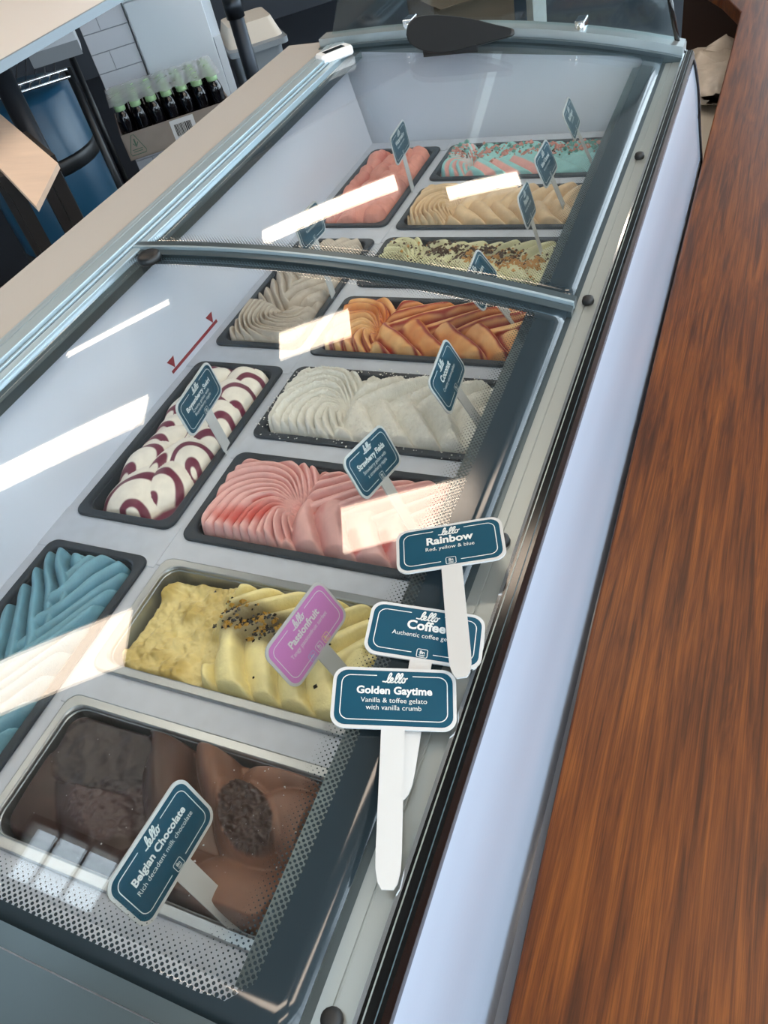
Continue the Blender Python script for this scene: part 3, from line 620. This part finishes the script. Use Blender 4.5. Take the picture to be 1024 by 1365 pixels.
def script_logo():
    P = [(-.45, .12), (-.15, .10)]
    def l(x): return [(x, .08), (x+.34, .50), (x+.50, .92), (x+.40, 1.08), (x+.24, .85), (x+.16, .35), (x+.22, .04), (x+.40, .03)]
    def e(x): return [(x, .12), (x+.26, .28), (x+.30, .48), (x+.16, .55), (x+.04, .34), (x+.08, .08), (x+.26, .02), (x+.42, .10)]
    P += l(0) + e(.46) + l(.92) + l(1.36) + [(1.84, .2), (1.98, .50), (2.14, .56), (2.0, .52), (1.90, .25), (2.02, .03), (2.22, .12), (2.26, .38), (2.14, .54), (2.30, .46), (2.52, .56)]
    return [((x-1.05+.0*y)*.0066 + y*.0012, y*.0078) for x, y in catmull(P, 5)]
LOGO = script_logo()
def border_paths(w, h, r, gt, gb):
    P = rrect(-w/2, w/2, -h/2, h/2, r, 5); P = P + [P[0]]
    right = [p for p in P if p[0] >= 0]; n = 5
    arc = lambda cx, cy, a0: [(cx + r*math.cos(a0 + PI/2*k/n), cy + r*math.sin(a0 + PI/2*k/n)) for k in range(n+1)]
    R_ = [(gb, -h/2)] + arc(w/2-r, -h/2+r, -PI/2) + arc(w/2-r, h/2-r, 0) + [(gt, h/2)]
    L2 = [(-x, y) for x, y in R_[::-1]]
    return R_, L2
card_me = {}
def sign(ctr, right, up, label, title, desc, pink=False, icon=True, tsize=.0085, group=None):
    r = Vector(right).normalized(); u = Vector(up); u = (u - u.dot(r)*r).normalized(); nrm = r.cross(u); c = Vector(ctr)
    M = Matrix(((r.x, u.x, nrm.x, c.x), (r.y, u.y, nrm.y, c.y), (r.z, u.z, nrm.z, c.z), (0, 0, 0, 1)))
    base = c - u*.13
    e = empty('flavour_sign', base, label, 'sign', group)
    e.matrix_world = Matrix.Translation(base) @ M.to_3x3().to_4x4(); e.matrix_basis = e.matrix_world
    OFF = .13
    def sub(name, V, F, m_, parent=e, pre=True):
        me = bpy.data.meshes.new(name); me.from_pydata([(v[0], v[1] + OFF, v[2]) for v in V], [], F); me.materials.append(MATS[m_]); me.update(); o = bpy.data.objects.new(name, me); COL.objects.link(o); o.parent = parent; return o
    P = rrect(-SW/2, SW/2, -SH/2, SH/2, .0105, 6); mb = MB(); mb.vprism(P, -ST/2, ST/2); sub('card', mb.V, mb.F, 'sign_white')
    hw = .0086; st = [(-hw, -SH/2+.001), (-hw, -.110), (-hw*.95, -.120), (-hw*.75, -.128), (-hw*.45, -.132), (hw*.45, -.132), (hw*.75, -.128), (hw*.95, -.120), (hw, -.110), (hw, -SH/2+.001)]
    mb = MB(); mb.vprism(st, -ST/2, ST/2-.0001); sub('stick', mb.V, mb.F, 'sign_white')
    P = rrect(-SW/2+.0026, SW/2-.0026, -SH/2+.0026, SH/2-.0026, .0085, 6); mb = MB(); mb.vprism(P, ST/2-.0002, ST/2+.00015); fo = sub('face', mb.V, mb.F, 'sign_pink' if pink else 'sign_teal')
    z = ST/2 + .0003; lines = len(desc)
    mb = MB()
    for p in border_paths(SW-.0135, SH-.0135, .0065, .0135, .0085 if icon else -.0001): mb.add(*ribbon(p, .0007, z))
    sub('border_line', mb.V, mb.F, 'sign_print', fo)
    mb = MB(); mb.add(*ribbon([(x*.95, y*.95 + .0122) for x, y in LOGO], .00105, z)); sub('logo', mb.V, mb.F, 'sign_print', fo)
    mb = MB(); mb.add(*flat_geo(title, tsize, 0, .0030, z, tsize*.032, maxw=SW-.016)); sub('title', mb.V, mb.F, 'sign_print', fo)
    mb = MB()
    for i, d in enumerate(desc): mb.add(*flat_geo(d, .0056, 0, -.0040 - i*.0058, z, maxw=SW-.018))
    if desc: sub('description', mb.V, mb.F, 'sign_print', fo)
    def ic(x, m_='sign_print'):
        y = -.0178; q = [(a, b) for a, b in rrect(x-.0042, x+.0042, y-.0036, y+.0036, .0012, 3)]; mb = MB(); mb.add(*ribbon(q+[q[0]], .0005, z))
        mb.add(*flat_geo('8n', .0042, x, y-.0006, z, .00008)); mb.add(*ribbon([(x-.0024, y-.0016), (x+.0024, y-.0016)], .0004, z)); mb.add(*ribbon([(x-.0018, y-.0025), (x+.0018, y-.0025)], .0004, z))
        sub('icon', mb.V, mb.F, m_, fo)
    if icon: ic(0)
    if pink: ic(-.0115, 'icon_blue'); ic(.0115, 'icon_yellow')
    return e
SIGNS = [
 ([.234,-1.381,.08],[-.005,.99,-.144],[-.389,.131,.912],'teal sign on a white stick stuck in the chocolate gelato','Belgian Chocolate',['Rich decadent milk chocolate'],{}),
 ([.245,-1.169,.056],[.116,.991,-.072],[-.475,.119,.872],'pink sign on a white stick stuck in the passionfruit gelato','Passionfruit',['Tangy passionfruit sorbet'],{'pink': True, 'tsize': .0098}),
 ([.236,-.969,.081],[.026,.96,-.279],[-.459,.259,.85],'teal sign on a white stick stuck in the strawberry gelato','Strawberry Fields',['Strawberry gelato with','a strawberry ripple'],{}),
 ([-.027,-.898,.08],[-.09,.996,.004],[-.087,-.012,.996],'teal sign on a white stick stuck in the purple swirl gelato','Boysenberry Swirl',['Creamy gelato with','Boysenberry ripple'],{}),
 ([.271,-.824,.083],[-.105,.994,-.04],[-.416,-.007,.909],'teal sign on a white stick stuck in the coconut gelato','Coconut',['Creamy coconut gelato'],{'tsize': .0105}),
 ([.24,-.593,.064],[-.058,.998,.031],[-.511,-.057,.858],'teal sign under the lid divider stuck in the orange ripple gelato','Mango Passion',['Mango gelato with','passion ripple'],{}),
 ([.257,-.404,.074],[-.102,.981,-.165],[-.275,.131,.953],'teal sign on a white stick stuck in the green nut gelato','Pistachio',['Roasted pistachio gelato'],{'tsize': .0105}),
 ([.257,-.282,.079],[-.029,.997,-.065],[-.364,.05,.93],'teal sign on a white stick stuck in the tan biscuit gelato','Salted Caramel',['Butterscotch gelato'],{}),
 ([.262,-.116,.08],[-.105,.994,-.039],[-.402,-.006,.916],'teal sign on a white stick stuck in the teal and pink gelato','Bubblegum',['Candy gelato'],{'tsize': .0105}),
 ([-.027,-.181,.082],[-.098,.995,-.02],[-.103,.009,.995],'teal sign on a white stick stuck in the coral sorbet','Watermelon',['Watermelon sorbet'],{'tsize': .0105}),
 ([-.037,-.53,.109],[-.087,.988,-.126],[-.136,.114,.984],'teal sign on a white stick stuck in the grey beige gelato','Hazelnut',['Roasted hazelnut'],{'tsize': .0105}),
 ([.3683,-1.1728,.1019],[.97,.19,-.208],[-.235,.966,.05],'teal sign lying on the glass lid under two others, partly covered','Coffee',['Authentic coffee gelato'],{'tsize': .0115}),
 ([.3658,-1.2351,.1065],[.932,.32,-.2],[-.34,.936,.072],'loose teal sign lying on top of the glass lid with a two line description','Golden Gaytime',['Vanilla & toffee gelato','with vanilla crumb'],{'icon': False}),
]
for c, r, u, lab, ti, de, kw in SIGNS: sign(c, r, u, lab, ti, de, group='flavour signs', **kw)
sign([.3635, -1.0885, .1135], [.925, .372, .03], [-.37, .925, -.02], 'loose teal sign lying across the front ledge, its stick over another sign', 'Rainbow', ['Red, yellow & blue'], tsize=.0115, group='flavour signs')

# ------------------------------------------------------------------ things on the freezer
mat('thermo_white', 'eceff2', .3); mat('lcd', '1b2226', .15)
th = empty('digital_thermometer', (-.228, .03, .166), 'small white digital thermometer sitting on the glass lid by the rear rail', 'thermometer')
MT = Matrix.Translation((-.228, .03, .1635)) @ Matrix.Rotation(math.radians(52), 4, 'Z')
mb = MB()
lps = [[tuple(MT @ Vector((x, y, z))) for x, y in rrect(-.036+i, .036-i, -.018+i, .018-i, .008-min(i, .004))] for i, z in ((.002, 0), (0, .003), (0, .012), (.003, .016))]
mb.loops(lps); obj('case', mb.V, mb.F, MATS['thermo_white'], th)
MB().box((-.022, -.008, .0155), (.022, .008, .0165), MT).build('display', MATS['lcd'], th)
# black leaf-shaped lid handle near the far end
hp = [(-.090, .0), (-.088, .016), (-.076, .027), (-.055, .031), (-.02, .030), (.03, .024), (.08, .013), (.112, .006), (.117, .0), (.112, -.006), (.085, -.012), (.04, -.022), (.0, -.029), (-.035, -.030), (-.062, -.024), (-.082, -.014)]
MH = Matrix.Translation((.012, .045, lz(.0)+.024)) @ Matrix.Rotation(math.radians(4), 4, 'Y') @ Matrix.Rotation(math.radians(62), 4, 'X')
pts = [(x, y) for x, y in catmull([(a, b) for a, b in hp] + [hp[0]], 3)][:-1]
mb = MB(); mb.loops([[tuple(MH @ Vector((x*k, y*k, z))) for x, y in pts] for k, z in ((.96, -.004), (1, -.002), (1, .002), (.96, .004))])
hd = empty('lid_paddle', (.005, .06, lz(0)), 'black leaf-shaped paddle standing on the far end of the glass lid', 'paddle')
o = obj('blade', mb.V, mb.F, MATS['black_plastic'], hd)
MB().box((-.045, .032, lz(.05)-.002), (.06, .042, lz(0)+.006)).build('foot', MATS['black_plastic'], hd)

# ------------------------------------------------------------------ wooden counter
mat('counter_side', '3a2112', .6)
ct = empty('wood_counter', (.95, -.5, FLOOR), 'varnished brown wooden counter running along the freezer front', 'counter')
top = [(.500, -2.3), (.472, -1.40), (.464, -1.0), (.461, -.45), (.461, .2), (.466, .963), (.41, 1.12), (.2, 1.55), (.2, 1.9), (1.5, 1.9), (1.5, -2.3)]
mb = MB(); mb.vprism(top, -.135, -.10); o = mb.build('counter_top', MATS['wood_counter'], ct); bevel(o, .003)
mb = MB(); mb.vprism([(.72, -2.2), (1.4, -2.2), (1.4, 1.0), (.72, 1.0)], FLOOR, -.135); mb.build('counter_body', MATS['counter_side'], ct)
mb = MB(); mb.vprism([(.26, 1.62), (1.4, 1.62), (1.4, 1.85), (.26, 1.85)], FLOOR, -.135); mb.build('counter_body', MATS['counter_side'], ct)
mat('cream_paint', 'c9c2b4', .5); mat('bag_film', 'b9b0a4', .18, noise=.25, nscale=14); mat('cable', '0d0d0f', .5)
cb = empty('cream_cabinet', (.55, .7, FLOOR), 'low cream cabinet standing in the gap beyond the freezer end', 'cabinet')
bevel(MB().box((.34, .22, FLOOR), (.70, 1.30, -.33)).build('body', MATS['cream_paint'], cb), .01)
MB().box((.335, .215, -.33), (.705, 1.305, -.315)).build('top', MATS['cream_paint'], cb)
rs = np.random.RandomState(4); nU, nV = 28, 16; V = []; F = []
for i in range(nU+1):
    for j in range(nV):
        a = 2*PI*j/nV; t = i/nU; rr_ = math.sin(PI*min(max(t, .02), .98))**.5; q = 1 + .22*math.sin(5*a+9*t) + .16*math.sin(11*t*3+3*a) + .10*rs.randn()
        V.append((.43 + .11*rr_*q*math.cos(a), .86 + .36*t, max(-.314, -.27 + .055*rr_*q*math.sin(a))))
for i in range(nU):
    for j in range(nV): F.append((i*nV+j, i*nV+(j+1) % nV, (i+1)*nV+(j+1) % nV, (i+1)*nV+j))
tag(obj('plastic_bag', V, F, MATS['bag_film'], None, True), 'crumpled clear plastic bag lying on the cream cabinet', 'bag')
cp = catmull([(.36, .50, -.30), (.41, .46, -.29), (.445, .40, -.285), (.468, .30, -.30), (.475, .23, -.309)], 5)
tag(MB().tube(cp, .006, 8).build('power_cable', MATS['cable'], None, True), 'black power cable lying over the cream cabinet', 'cable')

# ------------------------------------------------------------------ behind the freezer
mat('bench_white', 'f0ece8', .4); mat('bench_edge', '8a98a2', .4); mat('steel_dark', '2c3138', .35, .6); mat('steel', '8d979e', .3, .8)
be = empty('back_bench', (-1.7, .8, FLOOR), 'off-white bench top on dark steel legs behind the freezer', 'bench')
MB().box((-2.1, -1.2, .185), (-1.2, 1.6, .205)).build('bench_top', MATS['bench_white'], be)
MB().box((-1.2, -1.2, .184), (-1.188, 1.6, .206)).build('edge_strip', MATS['bench_edge'], be)
for x, y in ((-1.35, .247), (-1.35, 1.447)):
    lg = MB().tube([(x, y, FLOOR), (x, y, .185)], .030, 16).build('leg', MATS['steel_dark'], be, True)
    if y > 1: MB().tube([(x, y, -.08), (x, y, .0)], .036, 16).build('collar', MATS['steel_dark'], lg, True)
for x, y in ((-2.05, -1.1),): MB().tube([(x, y, FLOOR), (x, y, .185)], .030, 16).build('leg', MATS['steel_dark'], be, True)

# white tiled wall strip and white cold cabinet, on the room's axis
mat('tile_white', 'd3d6de', .22); mat('grout', '9aa0a8', .8)
tw = rbox(MB(), (-.68, 2.62, FLOOR), (-.475, 3.0, .6)).build('wall_tile', MATS['grout']); tw['kind'] = 'structure'
for r_ in range(15):
    z0 = -.80 + r_*.078
    for a0, a1 in (((-.678, -.478),) if r_ % 2 == 0 else ((-.678, -.60), (-.597, -.478))):
        o = rbox(MB(), (a0, 2.612, z0), (a1, 2.622, z0+.074)).build('tile', MATS['tile_white'], tw)
mat('cab_white', 'd4dbe2', .35)
fr = empty('cold_cabinet', rp(-.29, 2.9, FLOOR), 'white upright cold cabinet beside the tiled wall', 'cabinet')
rbox(MB(), (-.472, 2.62, FLOOR), (-.10, 3.1, .5)).build('body', MATS['cab_white'], fr)
bevel(rbox(MB(), (-.468, 2.595, FLOOR+.06), (-.14, 2.618, -.03)).build('door', MATS['cab_white'], fr), .004)
bevel(rbox(MB(), (-.468, 2.595, -.022), (-.14, 2.618, .48)).build('door', MATS['cab_white'], fr), .004)
rbox(MB(), (-.137, 2.60, FLOOR+.06), (-.105, 2.618, -.25)).build('side_panel', MATS['cab_white'], fr)
# bottle crates
mat('cardboard', '9a8f86', .75, noise=.05, nscale=20); mat('cola', '0b0a10', .08, coat=.4); mat('cap_green', 'a9cf9c', .4); mat('print_green', '4d6a58', .6); mat('label_white', 'e4e6e8', .5); mat('print_black', '17181a', .5)
def bottle(a, b, z, group, label):
    c = rp(a, b, z); e = empty('drink_bottle', c, label, 'bottle', group)
    return e, c
bp = MB().lathe([(.030, 0), (.032, .01), (.032, .085), (.029, .11), (.032, .135), (.031, .15), (.026, .168), (.020, .178), (.020, .183)], (0, 0, 0), 14)
cpm = MB().lathe([(.0225, .180), (.0235, .184), (.0235, .197), (.020, .201)], (0, 0, 0), 14)
bme = None
def crate(z, nrow, label, grp, blabel):
    global bme
    e = empty('bottle_crate', rp(-.44, 2.2, z), label, 'crate')
    a0, a1, b0, b1 = -.682, -.193, 2.15, 2.50
    for q in (((a0, b0, z), (a1, b0+.006, z+.105)), ((a0, b1-.006, z), (a1, b1, z+.105)), ((a0, b0, z), (a0+.006, b1, z+.105)), ((a1-.006, b0, z), (a1, b1, z+.105))): rbox(MB(), *q).build('tray_side', MATS['cardboard'], e)
    rbox(MB(), (a0, b0, z), (a1, b1, z+.006)).build('tray_bottom', MATS['cardboard'], e)
    for i in range(7):
        for j in range(nrow):
            a, b = a0 + .042 + i*.0675, b0 + .044 + j*.0655
            t = empty('drink_bottle', rp(a, b, z+.006), blabel + (' along its printed side' if j == 0 else ' behind the first row'), 'bottle', grp + (' front row' if j == 0 else ' rear rows'))
            if bme is None:
                m1 = bpy.data.meshes.new('bottle_body'); m1.from_pydata(bp.V, [], bp.F); m1.materials.append(MATS['cola']); m2 = bpy.data.meshes.new('cap'); m2.from_pydata(cpm.V, [], cpm.F); m2.materials.append(MATS['cap_green'])
                for mm in (m1, m2): mm.polygons.foreach_set('use_smooth', np.ones(len(mm.polygons), dtype=bool))
                bme = (m1, m2)
            for nm, mm in zip(('bottle_body', 'cap'), bme):
                o = bpy.data.objects.new(nm, mm); COL.objects.link(o); o.parent = t
    return e
ZC = -.497
up = crate(ZC, 5, 'grey cardboard tray of bottles stacked on top, with a barcode label and recycling print', 'dark bottles in the upper tray', 'dark bottle with a pale green cap in the upper tray')
crate(FLOOR, 2, 'grey cardboard tray of bottles on the floor, under another tray', 'dark bottles in the lower tray', 'dark bottle with a green cap in the lower tray')
rbox(MB(), (-.47, 2.1485, ZC+.022), (-.365, 2.1498, ZC+.100)).build('barcode_label', MATS['label_white'], up)
mb = MB(); a = -.455; rs = np.random.RandomState(2)
while a < -.380:
    w = .0015 + .004*rs.rand(); rbox(mb, (a, 2.1475, ZC+.035), (a+w, 2.1484, ZC+.082)); a += w + .0015 + .003*rs.rand()
mb.build('barcode_bars', MATS['print_black'], up)
def rline(mb, pts, w=.003):
    V, F = ribbon(pts, w, 0); mb.add([tuple(rp(x, 2.1488, y)) for x, y, _ in V], F)
mb = MB(); c = -.635; z0 = ZC+.018
tri = [(c-.035, z0+.01), (c-.031, z0), (c+.031, z0), (c+.035, z0+.01), (c+.006, z0+.078), (c-.006, z0+.078), (c-.035, z0+.01)]
rline(mb, tri); rline(mb, [(c, z0+.035), (c, z0+.062)], .006); rline(mb, [(c-.01, z0+.045), (c, z0+.03), (c+.012, z0+.048)], .004); rline(mb, [(c-.02, z0+.012), (c+.02, z0+.012)], .003); rline(mb, [(c-.022, z0+.02), (c+.022, z0+.02)], .003)
mb.build('recycling_print', MATS['print_green'], up)
wm = bpy.data.materials.new('shrink_film'); wm.use_nodes = True; N = wm.node_tree.nodes; bs = N['Principled BSDF']; bs.inputs['Base Color'].default_value = srgb('dfe4ea'); bs.inputs['Roughness'].default_value = .25; bs.inputs['Alpha'].default_value = .42; MATS['shrink_film'] = wm  # milky white alpha paints the haze of reflections on the wrap
mb = MB(); nu, nv = 24, 14; V = []; F = []
for i in range(nu+1):
    for j in range(nv+1):
        a = -.68 + .485*i/nu; b = 2.165 + .33*j/nv; V.append(tuple(rp(a, b, ZC + .2085 + .004*math.sin(i*1.9)*math.cos(j*2.1) + .003*random.random())))
for i in range(nu):
    for j in range(nv): q = i*(nv+1)+j; F.append((q, q+nv+1, q+nv+2, q+1))
mb.add(V, F); mb.build('shrink_wrap', wm, up, True)
# wire rack with a white carton, blue drum below
mat('wire', '9aa4aa', .25, .8); mat('blue_plastic', '1d4a66', .3); mat('carton_white', 'd5d6da', .5); mat('carton_side', '8f9194', .5)
rk = empty('wire_rack', rp(-1.0, 1.9, FLOOR), 'dark wire shelf rack with a bright front rail behind the bench leg', 'rack')
for a, b in ((-.735, 1.63), (-1.5, 1.63), (-.735, 2.14), (-1.5, 2.14)):
    MB().tube([rp(a, b, FLOOR), rp(a, b, .0)], .013, 12).build('post', MATS['black_plastic'], rk, True)
zS = -.002
for dz in (0, -.022): MB().tube([rp(-1.5, 1.62, zS+dz), rp(-.735, 1.62, zS+dz)], .005, 8).build('front_rail', MATS['chrome'], rk, True)
for k in range(22):
    a = -1.49 + k*.034; MB().tube([rp(a, 1.62, zS-.022), rp(a+.017, 1.62, zS)], .003, 6).build('truss_wire', MATS['chrome'], rk)
    MB().tube([rp(a, 1.62, zS+.003), rp(a, 2.14, zS+.003)], .0025, 6).build('shelf_wire', MATS['steel_dark'], rk)
MB().tube([rp(-1.5, 2.14, zS), rp(-.735, 2.14, zS)], .005, 8).build('rear_rail', MATS['steel_dark'], rk, True)
bx = empty('white_carton', rp(-.75, 1.8, zS+.006), 'small white carton standing on the wire rack', 'carton')
bevel(rbox(MB(), (-.845, 1.74, zS+.006), (-.672, 1.90, zS+.09)).build('carton_body', MATS['carton_white'], bx), .002)
rbox(MB(), (-.846, 1.738, zS+.006), (-.671, 1.7395, zS+.05)).build('side_print', MATS['carton_side'], bx)
dr = empty('blue_drum', rp(-.985, 1.88, FLOOR), 'large dark blue plastic drum with black bands under the wire rack', 'drum')
dc = rp(-.985, 1.88, FLOOR)
MB().lathe([(.20, 0), (.22, .02), (.225, .40), (.22, .76), (.20, .78)], dc, 32).build('drum_body', MATS['blue_plastic'], dr, True)
for z in (.20, .52): MB().lathe([(.226, z), (.232, z+.008), (.232, z+.045), (.226, z+.055)], dc, 32).build('band', MATS['black_plastic'], dr, True)
# grey bin with cream lid
mat('bin_grey', '7f868c', .5); mat('bin_cream', 'c8beb0', .5)
bn = empty('waste_bin', rp(.08, 2.95, FLOOR), 'grey waste bin with a cream slotted lid', 'bin')
def taper(a0, a1, b0, b1, k, z0, z1, name, m_, par):
    ca, cb_ = (a0+a1)/2, (b0+b1)/2; L0 = [tuple(rp(ca+(a-ca)*k, cb_+(b-cb_)*k, z0)) for a, b in rrect(a0, a1, b0, b1, .03)]; L1 = [tuple(rp(a, b, z1)) for a, b in rrect(a0, a1, b0, b1, .03)]
    mb = MB(); mb.loops([L0, L1]); return mb.build(name, MATS[m_], par)
taper(-.04, .20, 2.80, 3.16, .78, FLOOR, -.40, 'bin_body', 'bin_grey', bn)
ld = taper(-.07, .23, 2.77, 3.19, 1.0, -.40, -.375, 'lid_rim', 'bin_grey', bn)
taper(-.03, .19, 2.86, 3.10, 1.28, -.375, -.29, 'lid', 'bin_cream', bn)
rbox(MB(), (.0, 2.90, -.291), (.045, 3.08, -.2885)).build('lid_slot', MATS['carton_side'], bn)
# pale board on a dark stand by the bench
mat('board_pale', 'e6cdb8', .5, noise=.06, nscale=6, stretch=(1, 6, 1)); mat('stand_dark', '1c1614', .6)
bz = .06
tag(MB().vprism([(-.7775, -.346), (-.885, -.14), (-1.45, .255), (-1.345, .05)], bz-.012, bz).build('pale_board', MATS['board_pale']), 'pale flat board lying on the dark stool under the bench edge', 'board')
sd_ = empty('dark_stool', (-1.12, -.04, FLOOR), 'dark square stool carrying the pale flat board', 'stool')
MS = Matrix.Translation((-1.12, -.04, 0)) @ Matrix.Rotation(math.radians(-35), 4, 'Z')
MB().box((-.14, -.07, bz-.05), (.14, .07, bz-.012), MS).build('seat', MATS['stand_dark'], sd_)
for sx in (-1, 1):
    for sy in (-1, 1): MB().box((sx*.12-.015, sy*.05-.015, FLOOR), (sx*.12+.015, sy*.05+.015, bz-.05), MS).build('leg', MATS['stand_dark'], sd_)
# seen through the far end pane
mat('carton_brown', '6d5a49', .7); mat('post_pale', 'c4c6c4', .5)
c1 = empty('brown_carton', rp(1.35, 3.4, FLOOR), 'open brown cardboard carton on the floor beyond the freezer end', 'carton')
rbox(MB(), (1.14, 3.2, FLOOR), (1.62, 3.65, -.56)).build('carton_body', MATS['carton_brown'], c1)
for a, b in (((1.14, 3.10, -.562), (1.62, 3.2, -.556)), ((1.14, 3.65, -.562), (1.62, 3.75, -.556))): rbox(MB(), a, b).build('flap', MATS['carton_brown'], c1)
tag(rbox(MB(), (1.64, 3.0, FLOOR), (1.72, 3.08, CEIL)).build('trim_1', MATS['post_pale']), kind='structure')
